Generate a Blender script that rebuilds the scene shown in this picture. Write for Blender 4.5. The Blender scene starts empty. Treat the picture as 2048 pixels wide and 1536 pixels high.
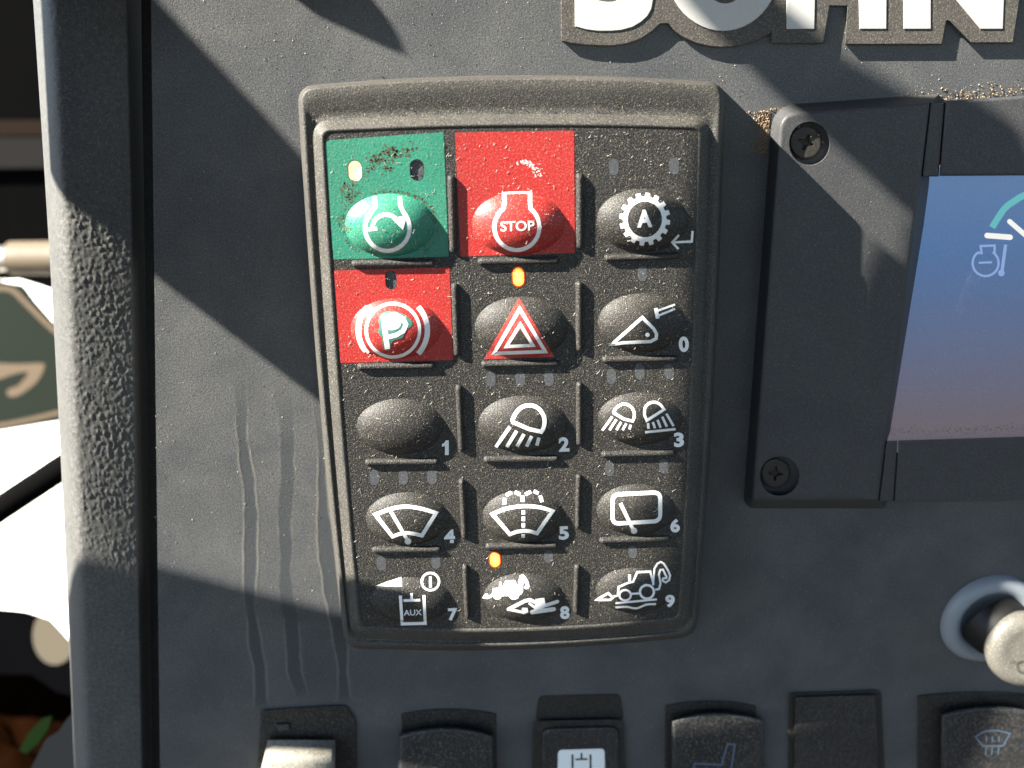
import bpy, math, random
import numpy as np
from mathutils import Vector, Matrix, noise
from mathutils.geometry import tessellate_polygon

random.seed(7)
rng = np.random.default_rng(7)
scene = bpy.context.scene
S = 0.000125                     # metres per unit; one unit is one pixel of the photograph at the keypad
HK = 185.0                       # how far the keypad face stands off the dashboard (units)

# ------------------------------------------------------------------ camera
F = 1850.0
U = Vector((28500, -1026, F)).normalized()
D0 = Vector((60, 4932, F))
Vd = (D0 - D0.dot(U) * U).normalized()
N = -(U.cross(Vd)).normalized()
def rot(c):
    c = Vector(c)
    return Vector((c.dot(U), -c.dot(N), -c.dot(Vd)))
CAM = -rot((0, 0, F)) + Vector((0, -HK, 0))
cam_data = bpy.data.cameras.new('camera')
cam = bpy.data.objects.new('camera', cam_data)
scene.collection.objects.link(cam)
r_, u_, b_ = rot((1, 0, 0)), rot((0, -1, 0)), rot((0, 0, -1))
m = Matrix((r_, u_, b_)).transposed().to_4x4()
m.translation = CAM * S
cam.matrix_world = m
cam_data.sensor_width = 36
cam_data.lens = 36 * F / 2048
cam_data.clip_start = 0.005
cam_data.clip_end = 3000
cam_data.dof.use_dof = True
cam_data.dof.focus_distance = (F + 15) * S
cam_data.dof.aperture_fstop = 12.0
scene.camera = cam

# ------------------------------------------------------------------ world, sun, exposure
SUN = Vector((-0.765, -0.235, 0.612)).normalized()      # towards the sun
sun_el = math.asin(SUN.z)
sun_az = math.atan2(SUN.x, SUN.y)
world = bpy.data.worlds.new('World'); scene.world = world
world.use_nodes = True
wn = world.node_tree.nodes; wl = world.node_tree.links
wn.clear()
sky = wn.new('ShaderNodeTexSky'); sky.sky_type = 'NISHITA'; sky.sun_disc = False
sky.dust_density = 0.4; sky.ozone_density = 3.0
sky.sun_elevation = sun_el; sky.sun_rotation = sun_az
bg = wn.new('ShaderNodeBackground'); bg.inputs['Strength'].default_value = 0.052
wo = wn.new('ShaderNodeOutputWorld')
wl.new(sky.outputs[0], bg.inputs[0]); wl.new(bg.outputs[0], wo.inputs[0])
sd = bpy.data.lights.new('sun', 'SUN'); sd.energy = 5.0; sd.angle = math.radians(0.53)
sd.color = (1.0, 0.94, 0.84)
sun = bpy.data.objects.new('sun', sd); scene.collection.objects.link(sun)
sun.rotation_euler = SUN.to_track_quat('Z', 'Y').to_euler()
sun.location = SUN * 2
vs = scene.view_settings
vs.view_transform = 'Standard'; vs.look = 'None'; vs.exposure = 2.95; vs.gamma = 1.0
vs.use_curve_mapping = False

# ------------------------------------------------------------------ placing helpers
def P(px, py, h=0.0):
    """world point (units) at height h above the dashboard seen at this place"""
    d = rot((px - 1024, py - 768, F))
    t = (-h - CAM.y) / d.y
    return CAM + d * t
def PD(px, py, depth):
    return CAM + rot((px - 1024, py - 768, F)) * (depth / F)
def PL(px, py, pt, n):
    d = rot((px - 1024, py - 768, F))
    return CAM + d * ((pt - CAM).dot(n) / d.dot(n))
RT = Matrix((r_, -u_, -b_))          # world -> camera axes
def proj(w):
    c = RT @ (w - CAM)
    return 1024 + F * c.x / c.z, 768 + F * c.y / c.z

# ------------------------------------------------------------------ object helpers
WL = {}
col = scene.collection
def empty(name, loc, label=None, cat=None, group=None):
    o = bpy.data.objects.new(name, None); col.objects.link(o)
    o.empty_display_size = 0.01
    l = Vector(loc) * S; o.location = l; WL[o] = l
    tag(o, label, cat, group)
    return o
def tag(o, label=None, cat=None, group=None, kind=None):
    if label: o['label'] = label
    if cat: o['category'] = cat
    if group: o['group'] = group
    if kind: o['kind'] = kind
    return o
def mesh_obj(name, verts, faces, mat, parent=None, smooth=True, origin=None):
    V = np.array([tuple(v) for v in verts], dtype=np.float64) * S
    if origin is None:
        o0 = (V.min(0) + V.max(0)) / 2
    else:
        o0 = np.array(origin) * S
    me = bpy.data.meshes.new(name)
    me.from_pydata((V - o0).tolist(), [], [tuple(f) for f in faces])
    if smooth:
        me.polygons.foreach_set('use_smooth', np.ones(len(me.polygons), dtype=bool))
    me.materials.append(mat)
    me.update()
    o = bpy.data.objects.new(name, me); col.objects.link(o)
    l = Vector(o0)
    WL[o] = l
    if parent is not None:
        o.parent = parent; o.location = l - WL[parent]
    else:
        o.location = l
    return o
def sharp(o, deg=35):
    me = o.data
    try:
        me.set_sharp_from_angle(angle=math.radians(deg))
    except Exception:
        pass
    return o

# ---- 2D pieces (all in photograph units, y down)
def resample(pts, step, closed=False):
    pts = [Vector((p[0], p[1])) for p in pts]
    if closed: pts = pts + [pts[0]]
    out = []
    for a, b in zip(pts[:-1], pts[1:]):
        n = max(1, int(math.ceil((b - a).length / step)))
        for i in range(n): out.append(a.lerp(b, i / n))
    if not closed: out.append(pts[-1])
    return out
def catmull(pts, n=6, closed=False):
    pts = [Vector((p[0], p[1])) for p in pts]
    out = []
    L = len(pts)
    rngk = range(L if closed else L - 1)
    for i in rngk:
        if closed:
            p0, p1, p2, p3 = pts[i - 1], pts[i], pts[(i + 1) % L], pts[(i + 2) % L]
        else:
            p0 = pts[max(i - 1, 0)]; p1 = pts[i]; p2 = pts[i + 1]; p3 = pts[min(i + 2, L - 1)]
        for k in range(n):
            t = k / n
            out.append(0.5 * ((2 * p1) + (p2 - p0) * t + (2 * p0 - 5 * p1 + 4 * p2 - p3) * t * t + (3 * p1 - p0 - 3 * p2 + p3) * t ** 3))
    if not closed: out.append(pts[-1])
    return out
def arc(cx, cy, rx, ry, a0, a1, n=24, tilt=0):
    out = []
    for i in range(n + 1):
        a = math.radians(a0 + (a1 - a0) * i / n)
        x, y = rx * math.cos(a), ry * math.sin(a)
        t = math.radians(tilt)
        out.append((cx + x * math.cos(t) - y * math.sin(t), cy + x * math.sin(t) + y * math.cos(t)))
    return out
def ellipse(cx, cy, rx, ry, n=32):
    return arc(cx, cy, rx, ry, 0, 360, n)[:-1]
def capsule(cx, cy, w, h, n=8, tilt=0):
    r = w / 2
    pts = [(r * math.cos(math.radians(180 + 180 * i / n)), -(h / 2 - r) + r * math.sin(math.radians(180 + 180 * i / n))) for i in range(n + 1)]
    pts += [(r * math.cos(math.radians(180 * i / n)), (h / 2 - r) + r * math.sin(math.radians(180 * i / n))) for i in range(n + 1)]
    t = math.radians(tilt)
    return [(cx + x * math.cos(t) - y * math.sin(t), cy + x * math.sin(t) + y * math.cos(t)) for x, y in pts]
def fillet(poly, r, n=6):
    """round the corners of a polygon; r number or list"""
    out = []
    L = len(poly)
    for i in range(L):
        p = Vector(poly[i]); a = Vector(poly[i - 1]); b = Vector(poly[(i + 1) % L])
        rr = r[i] if isinstance(r, (list, tuple)) else r
        if rr <= 0: out.append(p); continue
        da, db = (a - p), (b - p)
        rr = min(rr, da.length * 0.48, db.length * 0.48)
        s, e = p + da.normalized() * rr, p + db.normalized() * rr
        for k in range(n + 1):
            t = k / n
            out.append((1 - t) ** 2 * s + 2 * t * (1 - t) * p + t * t * e)
    return out
def area2(poly):
    return sum(poly[i - 1][0] * poly[i][1] - poly[i][0] * poly[i - 1][1] for i in range(len(poly)))
def offset(poly, d):
    """move a closed outline inwards by d (outwards if negative)"""
    poly = [Vector((p[0], p[1])) for p in poly]
    s = 1 if area2(poly) > 0 else -1
    L = len(poly); out = []
    for i in range(L):
        a, p, b = poly[i - 1], poly[i], poly[(i + 1) % L]
        e1 = (p - a); e2 = (b - p)
        if e1.length < 1e-9: e1 = e2
        if e2.length < 1e-9: e2 = e1
        e1 = e1.normalized(); e2 = e2.normalized()
        n1 = Vector((-e1.y, e1.x)) * s; n2 = Vector((-e2.y, e2.x)) * s
        n = n1 + n2
        if n.length < 1e-6: n = n1
        n.normalize()
        k = max(0.45, n.dot(n1))
        out.append(p + n * (d / k))
    return out
def fill(loops, maxlen=None):
    L = [[Vector((p[0], p[1], 0)) for p in l] for l in loops]
    pts = [(p.x, p.y) for l in L for p in l]
    tris = [tuple(t) for t in tessellate_polygon(L)]
    if maxlen: pts, tris = refine(pts, tris, maxlen)
    return pts, tris
def refine(pts, tris, maxlen):
    pts = list(pts)
    for _ in range(7):
        mid = {}
        def mk(a, b):
            k = (a, b) if a < b else (b, a)
            if k in mid: return mid[k]
            pa, pb = pts[a], pts[b]
            if math.hypot(pa[0] - pb[0], pa[1] - pb[1]) <= maxlen:
                mid[k] = None
            else:
                pts.append(((pa[0] + pb[0]) / 2, (pa[1] + pb[1]) / 2)); mid[k] = len(pts) - 1
            return mid[k]
        new = []; ch = False
        for a, b, c in tris:
            x, y, z = mk(a, b), mk(b, c), mk(c, a)
            k = (x is not None) + (y is not None) + (z is not None)
            if k == 0: new.append((a, b, c)); continue
            ch = True
            if k == 3: new += [(a, x, z), (x, b, y), (z, y, c), (x, y, z)]
            elif k == 1:
                if x is not None: new += [(a, x, c), (x, b, c)]
                elif y is not None: new += [(a, b, y), (a, y, c)]
                else: new += [(a, b, z), (z, b, c)]
            else:
                if x is None: new += [(a, b, y), (a, y, z), (z, y, c)]
                elif y is None: new += [(a, x, z), (x, b, c), (x, c, z)]
                else: new += [(b, y, x), (a, x, y), (a, y, c)]
        tris = new
        if not ch: break
    return pts, tris
class Flat:
    """collects flat printed shapes, laid later on a surface"""
    def __init__(self): self.p = []; self.f = []
    def add(self, pts, faces):
        n = len(self.p); self.p += [(q[0], q[1]) for q in pts]; self.f += [tuple(i + n for i in t) for t in faces]
        return self
    def stroke(self, pts, w, closed=False, step=4, round_=False):
        pts = resample(pts, step, closed)
        L = len(pts); Lf, C, R = [], [], []
        for i in range(L):
            p = pts[i]
            a = pts[i - 1] if (closed or i > 0) else None
            b = pts[(i + 1) % L] if (closed or i < L - 1) else None
            e1 = (p - a).normalized() if a is not None else (b - p).normalized()
            e2 = (b - p).normalized() if b is not None else e1
            n1 = Vector((-e1.y, e1.x)); n2 = Vector((-e2.y, e2.x))
            n = n1 + n2
            n = n.normalized() if n.length > 1e-6 else n1
            k = max(0.5, n.dot(n1))
            o = n * (w / 2 / k)
            Lf.append(p - o); C.append(p); R.append(p + o)
        V = Lf + C + R; fs = []
        for i in range(L if closed else L - 1):
            j = (i + 1) % L
            fs += [(i, j, L + j, L + i), (L + i, L + j, 2 * L + j, 2 * L + i)]
        self.add(V, fs)
        if round_:
            for q in (pts[0], pts[-1]): self.disc(q[0], q[1], w / 2)
        return self
    def poly(self, *loops, maxlen=5):
        pts, t = fill(loops, maxlen); return self.add(pts, t)
    def disc(self, cx, cy, r): return self.poly(ellipse(cx, cy, r, r, 20))
    def build(self, name, mat, parent, mapper, maxlen=None):
        return mesh_obj(name, [mapper(x, y) for x, y in self.p], self.f, mat, parent)
dg = None
def text_flat(txt, cx, cy, height, width=None, bold=0.0, tilt=-2.0, maxlen=5):
    cu = bpy.data.curves.new('lettering', 'FONT'); cu.body = txt; cu.offset = bold; cu.resolution_u = 5
    ob = bpy.data.objects.new('lettering', cu); col.objects.link(ob)
    dgr = bpy.context.evaluated_depsgraph_get()
    me = bpy.data.meshes.new_from_object(ob.evaluated_get(dgr))
    me.calc_loop_triangles()
    pts = [(v.co.x, v.co.y) for v in me.vertices]
    tris = [tuple(t.vertices) for t in me.loop_triangles]
    bpy.data.objects.remove(ob); bpy.data.curves.remove(cu); bpy.data.meshes.remove(me)
    xs = [p[0] for p in pts]; ys = [p[1] for p in pts]
    sy = height / (max(ys) - min(ys)); sx = width / (max(xs) - min(xs)) if width else sy
    mx, my = (max(xs) + min(xs)) / 2, (max(ys) + min(ys)) / 2
    t = math.radians(tilt); out = []
    for x, y in pts:
        x, y = (x - mx) * sx, -(y - my) * sy
        out.append((cx + x * math.cos(t) - y * math.sin(t), cy + x * math.sin(t) + y * math.cos(t)))
    pts, tris = refine(out, tris, maxlen)
    f = Flat(); f.add(pts, tris); return f

# ---- raised block with bevelled edge, optional holes sunk to a depth
def prism(name, poly, h0, h1, mat, parent=None, bevel=3, draft=0, holes=(), hole_depth=20, sides=3, mapper=None, maxlen=None):
    mp = mapper or P
    loops = [(offset(poly, -draft), h0)]
    for i in range(sides + 1):
        a = math.pi / 2 * i / sides
        loops.append((offset(poly, bevel * (1 - math.cos(a))), h1 - bevel + bevel * math.sin(a)))
    V = []; Fc = []; n = len(poly)
    for lp, h in loops: V += [mp(x, y, h) for x, y in lp]
    for k in range(len(loops) - 1):
        for i in range(n):
            j = (i + 1) % n
            Fc.append((k * n + i, k * n + j, (k + 1) * n + j, (k + 1) * n + i))
    top = loops[-1][0]
    pts, tris = fill([top] + list(holes), maxlen)
    b = len(V); V += [mp(x, y, h1) for x, y in pts]; Fc += [tuple(b + i for i in t) for t in tris]
    for hl in holes:
        b = len(V); m_ = len(hl)
        ring = [(hl, h1), (offset(hl, 1.2), h1 - 2), (offset(hl, 1.2), h1 - hole_depth)]
        for lp, h in ring: V += [mp(x, y, h) for x, y in lp]
        for k in range(2):
            for i in range(m_):
                j = (i + 1) % m_
                Fc.append((b + k * m_ + i, b + k * m_ + j, b + (k + 1) * m_ + j, b + (k + 1) * m_ + i))
        Fc.append(tuple(b + 2 * m_ + i for i in range(m_)))
    o = mesh_obj(name, V, Fc, mat, parent)
    return sharp(o, 40)
def loft(name, loops3, mat, parent=None, cap0=False, cap1=False, closed=True, shp=None):
    V = []; Fc = []; n = len(loops3[0])
    for lp in loops3: V += list(lp)
    for k in range(len(loops3) - 1):
        for i in range(n if closed else n - 1):
            j = (i + 1) % n
            Fc.append((k * n + i, k * n + j, (k + 1) * n + j, (k + 1) * n + i))
    if cap0: Fc.append(tuple(range(n))[::-1])
    if cap1: Fc.append(tuple((len(loops3) - 1) * n + i for i in range(n)))
    o = mesh_obj(name, V, Fc, mat, parent)
    if shp: sharp(o, shp)
    return o
def lathe(name, c0, axis, prof, mat, parent=None, n=48, cap=True, shp=None):
    axis = axis.normalized()
    x = axis.orthogonal().normalized(); y = axis.cross(x)
    lps = [[c0 + axis * h + (x * math.cos(2 * math.pi * i / n) + y * math.sin(2 * math.pi * i / n)) * r for i in range(n)] for r, h in prof]
    return loft(name, lps, mat, parent, cap0=False, cap1=cap, shp=shp)
def tube(name, a, b, r0, r1, mat, parent=None, n=20):
    ax = b - a
    return lathe(name, a, ax, [(0.01, 0), (r0, 0), (r0, ax.length * .02), (r1, ax.length * .98), (r1, ax.length)], mat, parent, n, shp=40)

# ------------------------------------------------------------------ materials
def material(name, base, rough=0.5, dust=None, dust_amt=0.0, dust_scale=900, speck=0.0, speck_scale=2600, bump=0.0, bump_scale=2500,
             spec=0.28, mottle=0.0, metal=0.0, coat=0.0, bump2=0.0, bump2_scale=400, emis=None, emis_s=0.0):
    mt = bpy.data.materials.new(name); mt.use_nodes = True
    nt = mt.node_tree; nd = nt.nodes; ln = nt.links
    bs = nd['Principled BSDF']
    bs.inputs['Roughness'].default_value = rough
    bs.inputs['Specular IOR Level'].default_value = spec
    bs.inputs['Metallic'].default_value = metal
    bs.inputs['Coat Weight'].default_value = coat
    bs.inputs['Base Color'].default_value = (*base, 1)
    if emis:
        bs.inputs['Emission Color'].default_value = (*emis, 1); bs.inputs['Emission Strength'].default_value = emis_s
    geo = nd.new('ShaderNodeNewGeometry')
    pos = geo.outputs['Position']
    def nz(scale, detail=2, rgh=0.6, dist=0.0):
        t = nd.new('ShaderNodeTexNoise'); t.inputs['Scale'].default_value = scale
        t.inputs['Detail'].default_value = detail; t.inputs['Roughness'].default_value = rgh
        t.inputs['Distortion'].default_value = dist
        ln.new(pos, t.inputs['Vector']); return t.outputs['Fac']
    def ramp(src, a, b):
        t = nd.new('ShaderNodeMapRange'); t.inputs['From Min'].default_value = a; t.inputs['From Max'].default_value = b
        ln.new(src, t.inputs['Value']); return t.outputs['Result']
    def math_(op, a, b):
        t = nd.new('ShaderNodeMath'); t.operation = op
        for i, x in enumerate((a, b)):
            if isinstance(x, (int, float)): t.inputs[i].default_value = x
            else: ln.new(x, t.inputs[i])
        t.use_clamp = False
        return t.outputs[0]
    def mix(fac, a, b):
        t = nd.new('ShaderNodeMix'); t.data_type = 'RGBA'
        if isinstance(fac, (int, float)): t.inputs['Factor'].default_value = fac
        else: ln.new(fac, t.inputs['Factor'])
        for nm, x in (('A', a), ('B', b)):
            s = [i for i in t.inputs if i.name == nm and i.type == 'RGBA'][0]
            if isinstance(x, tuple): s.default_value = (*x, 1)
            else: ln.new(x, s)
        return [o for o in t.outputs if o.type == 'RGBA'][0]
    c = None
    cur = base
    if mottle:
        f = ramp(nz(60, 4, .6), .35, .7)
        cur = mix(f, tuple(x * (1 - mottle) for x in base), tuple(min(1, x * (1 + mottle)) for x in base))
    rout = None
    if dust:
        big = ramp(nz(45, 5, .65, .4), .30, .72)
        fine = ramp(nz(dust_scale, 3, .7), .36, .68)
        f = math_('MULTIPLY', math_('ADD', math_('MULTIPLY', big, .6), .4), math_('ADD', math_('MULTIPLY', fine, .7), .3))
        f = math_('MULTIPLY', f, dust_amt)
        cur = mix(f, cur, dust)
        if speck:
            s = ramp(nz(speck_scale, 1, .5), .57, .68)
            cur = mix(math_('MULTIPLY', s, speck), cur, (.27, .24, .185))
        rr = math_('ADD', math_('MULTIPLY', f, .5), rough)
        t = nd.new('ShaderNodeMath'); t.operation = 'MINIMUM'; t.inputs[1].default_value = .95
        ln.new(rr, t.inputs[0]); ln.new(t.outputs[0], bs.inputs['Roughness'])
    if not isinstance(cur, tuple): ln.new(cur, bs.inputs['Base Color'])
    if bump or bump2:
        h = None
        if bump: h = math_('MULTIPLY', nz(bump_scale, 2, .6), bump)
        if bump2:
            h2 = math_('MULTIPLY', nz(bump2_scale, 3, .55), bump2)
            h = math_('ADD', h, h2) if h else h2
        bp = nd.new('ShaderNodeBump'); bp.inputs['Strength'].default_value = 1; bp.inputs['Distance'].default_value = 0.001
        ln.new(h, bp.inputs['Height']); ln.new(bp.outputs[0], bs.inputs['Normal'])
    mt['api'] = 1
    return mt, dict(nd=nd, ln=ln, mix=mix, math=math_, ramp=ramp, nz=nz, bs=bs, cur=cur)
def M(*a, **k): return material(*a, **k)[0]

TAN = (.20, .175, .13)
M_house = M('keypad_plastic', (.012, .012, .012), .50, (.17, .16, .135), .30, 2200, .35, 3800, .13, 3300)
M_face = M('keypad_membrane', (.011, .011, .011), .52, (.085, .076, .058), .12, 2300, .28, 3600, .20, 3000)
M_key = M('keypad_key', (.011, .011, .011), .50, (.085, .076, .058), .15, 2300, .28, 3600, .16, 3000)
M_green = M('key_green', (.008, .145, .092), .40, (.15, .17, .125), .20, 1500, .25, 2500, .07, 2100, mottle=.12)
M_red = M('key_red', (.27, .012, .011), .40, (.25, .14, .11), .12, 1500, .28, 2500, .07, 2100, mottle=.08)
M_redprint = M('red_print', (.27, .016, .014), .45, (.40, .25, .2), .12, 1500, .25, 2800, .03, 2300)
M_white = M('white_print', (.66, .66, .64), .45, (.40, .38, .33), .35, 1500, 0, 2800, .02, 2300)
M_blackprint = M('black_print', (.015, .015, .015), .5, (.17, .145, .105), .22, 1600, .3)
M_wear_green = M('worn_through', (.012, .12, .09), .5, (.2, .2, .16), .3, 1500)
M_grime = M('grime', (.035, .04, .02), .8, (.10, .09, .05), .6, 1200, .3, bump=.08)
M_window = M('lamp_window', (.040, .044, .050), .35, (.09, .09, .085), .3, 1600, .2, bump=.03)
M_amber = M('amber_lamp', (.8, .3, .05), .3, emis=(1.0, .17, .008), emis_s=.22)
M_ambercore = M('amber_lamp_core', (.8, .5, .1), .3, emis=(1.0, .40, .05), emis_s=.24)
M_warm = M('warm_lamp', (.9, .75, .4), .3, emis=(1.0, .75, .38), emis_s=.17)
M_lamphalo = M('lamp_halo', (.22, .02, .01), .4, emis=(.5, .02, .0), emis_s=.035)  # red ring painting the lamp's glow spilling around it
M_dash_, api = material('dash_plastic', (.021, .025, .032), .38, (.175, .17, .15), .50, 1900, .18, 3000, .075, 2600)
M_trim = M('grained_trim', (.030, .032, .034), .50, (.16, .155, .135), .40, 900, .2, 2200, .05, 1500)
M_bezel = M('bezel_plastic', (.024, .026, .031), .45, (.12, .112, .095), .30, 2200, .12, 3400, .07, 2800)
M_badge = M('badge_black', (.026, .025, .024), .55, (.14, .125, .10), .45, 1600, .3, 2400, .08, 2300)
M_letter = M('letter_white', (.36, .355, .34), .45, (.28, .265, .235), .3, 1200, 0)
M_screw = M('screw_black', (.020, .018, .017), .45, (.10, .085, .065), .35, 1500, metal=.3, bump=.05)
M_black = M('matte_black', (.006, .006, .006), .6, (.06, .05, .04), .25, 1500, .2)
M_rocker = M('rocker_plastic', (.009, .011, .014), .36, (.11, .10, .08), .15, 1400, .3, 2400, .05, 2100)
M_rocker_lit = M('rocker_dusty_sunlit', (.05, .05, .045), .45, (.36, .34, .28), .75, 1300, .4, 2400, .06, 2100)  # paler copy of the rocker plastic, sunlight put into the colour
M_tile = M('label_tile', (.66, .68, .66), .4, (.4, .38, .32), .15, 1200)
M_icon = M('switch_icon', (.07, .10, .14), .45)
M_icondark = M('switch_icon_dark', (.03, .03, .03), .45)
M_collar = M('knob_collar', (.17, .19, .21), .35, (.2, .19, .17), .2, 1200, bump=.02)
M_knob = M('knob_black', (.004, .004, .004), .5, (.02, .018, .016), .2, 1300)
M_cap = M('knob_cap', (.062, .060, .054), .34, (.085, .078, .06), .35, 1500, .3, 2500, .05, 2000)
M_dust = M('dust_grain', (.24, .21, .155), .9)
M_lint = M('lint', (.40, .375, .32), .8)
M_soildust = M('brown_dust', (.21, .145, .085), .95)

# ------------------------------------------------------------------ dashboard
def side(a, b, sag, n):
    a, b = Vector(a), Vector(b); d = (b - a); nn = Vector((d.y, -d.x)).normalized()
    return [a.lerp(b, i / n) + nn * sag * 4 * (i / n) * (1 - i / n) for i in range(n)]
def quad_loop(TL, TR, BR, BL, sags, radius, n=24):
    """clockwise outline with bowed sides and rounded corners, always the same count of points"""
    cs = [TL, TR, BR, BL]; sides_ = []
    for i in range(4): sides_.append(side(cs[i], cs[(i + 1) % 4], sags[i], 40) + [Vector(cs[(i + 1) % 4])])
    out = []
    def cut(poly, r):            # walk length r along poly
        l = 0
        for i in range(len(poly) - 1):
            d = (poly[i + 1] - poly[i]).length
            if l + d >= r: return poly[i].lerp(poly[i + 1], (r - l) / d), i
            l += d
        return poly[-1], len(poly) - 2
    for i in range(4):
        s = sides_[i]
        p, k = cut(s, radius); q, k2 = cut(s[::-1], radius)
        mid = [p] + s[k + 1:len(s) - 1 - k2] + [q]
        ls = [0]
        for a, b in zip(mid[:-1], mid[1:]): ls.append(ls[-1] + (b - a).length)
        for j in range(n + 1):
            t = ls[-1] * j / n
            x = max(0, min(len(ls) - 2, int(np.searchsorted(ls, t) - 1)))
            d = ls[x + 1] - ls[x]
            out.append(mid[x].lerp(mid[x + 1], (t - ls[x]) / d if d > 0 else 0))
        # corner towards next side
        s2 = sides_[(i + 1) % 4]; e, _ = cut(s2, radius); c = Vector(cs[(i + 1) % 4])
        for j in range(1, 8):
            t = j / 8
            out.append((1 - t) ** 2 * q + 2 * t * (1 - t) * c + t * t * e)
    return out

STREAKS = [
    ([(462, 745), (472, 800), (474, 850), (478, 920), (488, 980), (488, 1050), (486, 1130), (487, 1200), (490, 1250), (497, 1300), (508, 1340), (508, 1410)],
     [(492, 745), (497, 850), (505, 920), (512, 960), (514, 1050), (515, 1150), (508, 1210), (520, 1280), (528, 1330), (534, 1410)]),
    ([(552, 775), (558, 850), (560, 950), (556, 1030), (560, 1120), (558, 1170), (566, 1240), (574, 1300), (580, 1345), (592, 1385)],
     [(582, 770), (588, 850), (586, 920), (590, 980), (582, 1045), (588, 1100), (583, 1140), (588, 1200), (596, 1260), (604, 1330), (618, 1385)]),
    ([(622, 790), (632, 850), (638, 900), (640, 950), (637, 1040), (640, 1120), (650, 1180), (662, 1215), (667, 1270), (672, 1330), (676, 1400)],
     [(640, 790), (648, 850), (655, 950), (664, 1050), (672, 1150), (682, 1200), (692, 1270), (695, 1350), (702, 1400)]),
]
def dashboard():
    st = 4.0
    x0, x1, y0, y1 = 302, 2180, -160, 1700
    xs = np.concatenate([np.arange(x0, 722, 2.0), np.arange(722, x1 + 3, 6.0)]); ys = np.arange(y0, y1 + .1, 3.5)
    x1 = xs[-1]
    def wander(seed, amp):
        r = np.random.default_rng(seed); w = np.zeros(len(ys))
        for k, sc in ((5, .5), (13, .8), (33, 1.0), (80, .8)):
            kn = r.normal(0, 1, int(len(ys) / k) + 4)
            w += sc * np.interp(np.arange(len(ys)) / k, np.arange(len(kn)), kn)
        return (w * amp)[:, None]
    nx, ny = len(xs), len(ys)
    gx, gy = np.meshgrid(xs, ys)
    # left edge leans slightly: 302 at the top, 320 at the bottom
    lean = 302 + 18 * (gy / 1536.0)
    px = lean + (gx - x0) * (x1 - lean) / (x1 - x0)
    py = gy
    streak = np.zeros_like(px); ridge = np.zeros_like(px)
    for si, (lf, rt) in enumerate(STREAKS):
        lfy = np.array([p[1] for p in lf]); lfx = np.array([p[0] for p in lf])
        rty = np.array([p[1] for p in rt]); rtx = np.array([p[0] for p in rt])
        wob = wander(si * 7 + 1, 1.6); wob2 = wander(si * 7 + 2, 1.6)
        a = np.interp(py, lfy, lfx) + wob; b = np.interp(py, rty, rtx) + wob2
        fade = np.clip((py - lfy[0]) / 120, 0, 1) * np.clip((lfy[-1] + 10 - py) / 20, 0, 1)
        ins = np.clip((px - a) / 3, 0, 1) * np.clip((b - px) / 3, 0, 1)
        streak = np.maximum(streak, ins * fade)
        rg = np.maximum(np.exp(-((px - a + 1.5) / 1.9) ** 2), np.exp(-((px - b - 1.5) / 1.9) ** 2))
        rg = rg * fade * np.clip(.5 + .38 * wander(si * 7 + 3, 1.0), .0, 1)
        ridge = np.maximum(ridge, rg)
    d = np.stack([px - 1024, py - 768, np.full_like(px, F)], -1)
    Um, Nm, Vm = np.array(U), np.array(N), np.array(Vd)
    dw = np.stack([d @ Um, -(d @ Nm), -(d @ Vm)], -1)
    hgt = ridge * .5 - streak * .2
    t = (-hgt - CAM.y) / dw[..., 1]
    W = np.array(CAM) + dw * t[..., None]
    V = W.reshape(-1, 3) * S
    idx = np.arange(nx * ny).reshape(ny, nx)
    q = np.stack([idx[:-1, :-1], idx[:-1, 1:], idx[1:, 1:], idx[1:, :-1]], -1)
    cx = (px[:-1, :-1] + px[1:, 1:]) / 2; cy = (py[:-1, :-1] + py[1:, 1:]) / 2
    keep = ~((cx > 1800) & (cy > 330) & (cy < 900))
    Fq = q[keep].reshape(-1, 4)
    faces = Fq.tolist()
    # side wall down at the left edge
    b = len(V)
    back = np.array([P(lean[j, 0], ys[j], 0) for j in range(ny)]); back[:, 1] += 260
    V = np.concatenate([V, back * S])
    for j in range(ny - 1):
        faces.append((int(idx[j, 0]), int(idx[j + 1, 0]), b + j + 1, b + j))
    me = bpy.data.meshes.new('dashboard')
    me.from_pydata(V.tolist(), [], faces)
    me.polygons.foreach_set('use_smooth', np.ones(len(me.polygons), dtype=bool))
    for nm, arr in (('streak', streak), ('ridge', ridge)):
        at = me.attributes.new(nm, 'FLOAT', 'POINT')
        at.data.foreach_set('value', np.concatenate([arr.reshape(-1), np.zeros(ny)]).astype(np.float32))
    me.materials.append(M_dash_)
    me.update()
    o = bpy.data.objects.new('dashboard', me); col.objects.link(o)
    WL[o] = Vector((0, 0, 0))
    try: me.set_sharp_from_angle(angle=math.radians(50))
    except Exception: pass
    tag(o, 'dusty charcoal plastic dashboard panel with water streaks behind the keypad', 'dashboard', kind='structure')
    return o
# streak colouring: washed clean between pale dust ridges
nd, ln = api['nd'], api['ln']
for nm, colr, amt in (('streak', (.028, .032, .035), .72), ('ridge', (.22, .20, .155), .26)):
    at = nd.new('ShaderNodeAttribute'); at.attribute_name = nm
    f = api['math']('MULTIPLY', at.outputs['Fac'], amt)
    api['cur'] = api['mix'](f, api['cur'], colr)
ln.new(api['cur'], api['bs'].inputs['Base Color'])
dash = dashboard()

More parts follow.
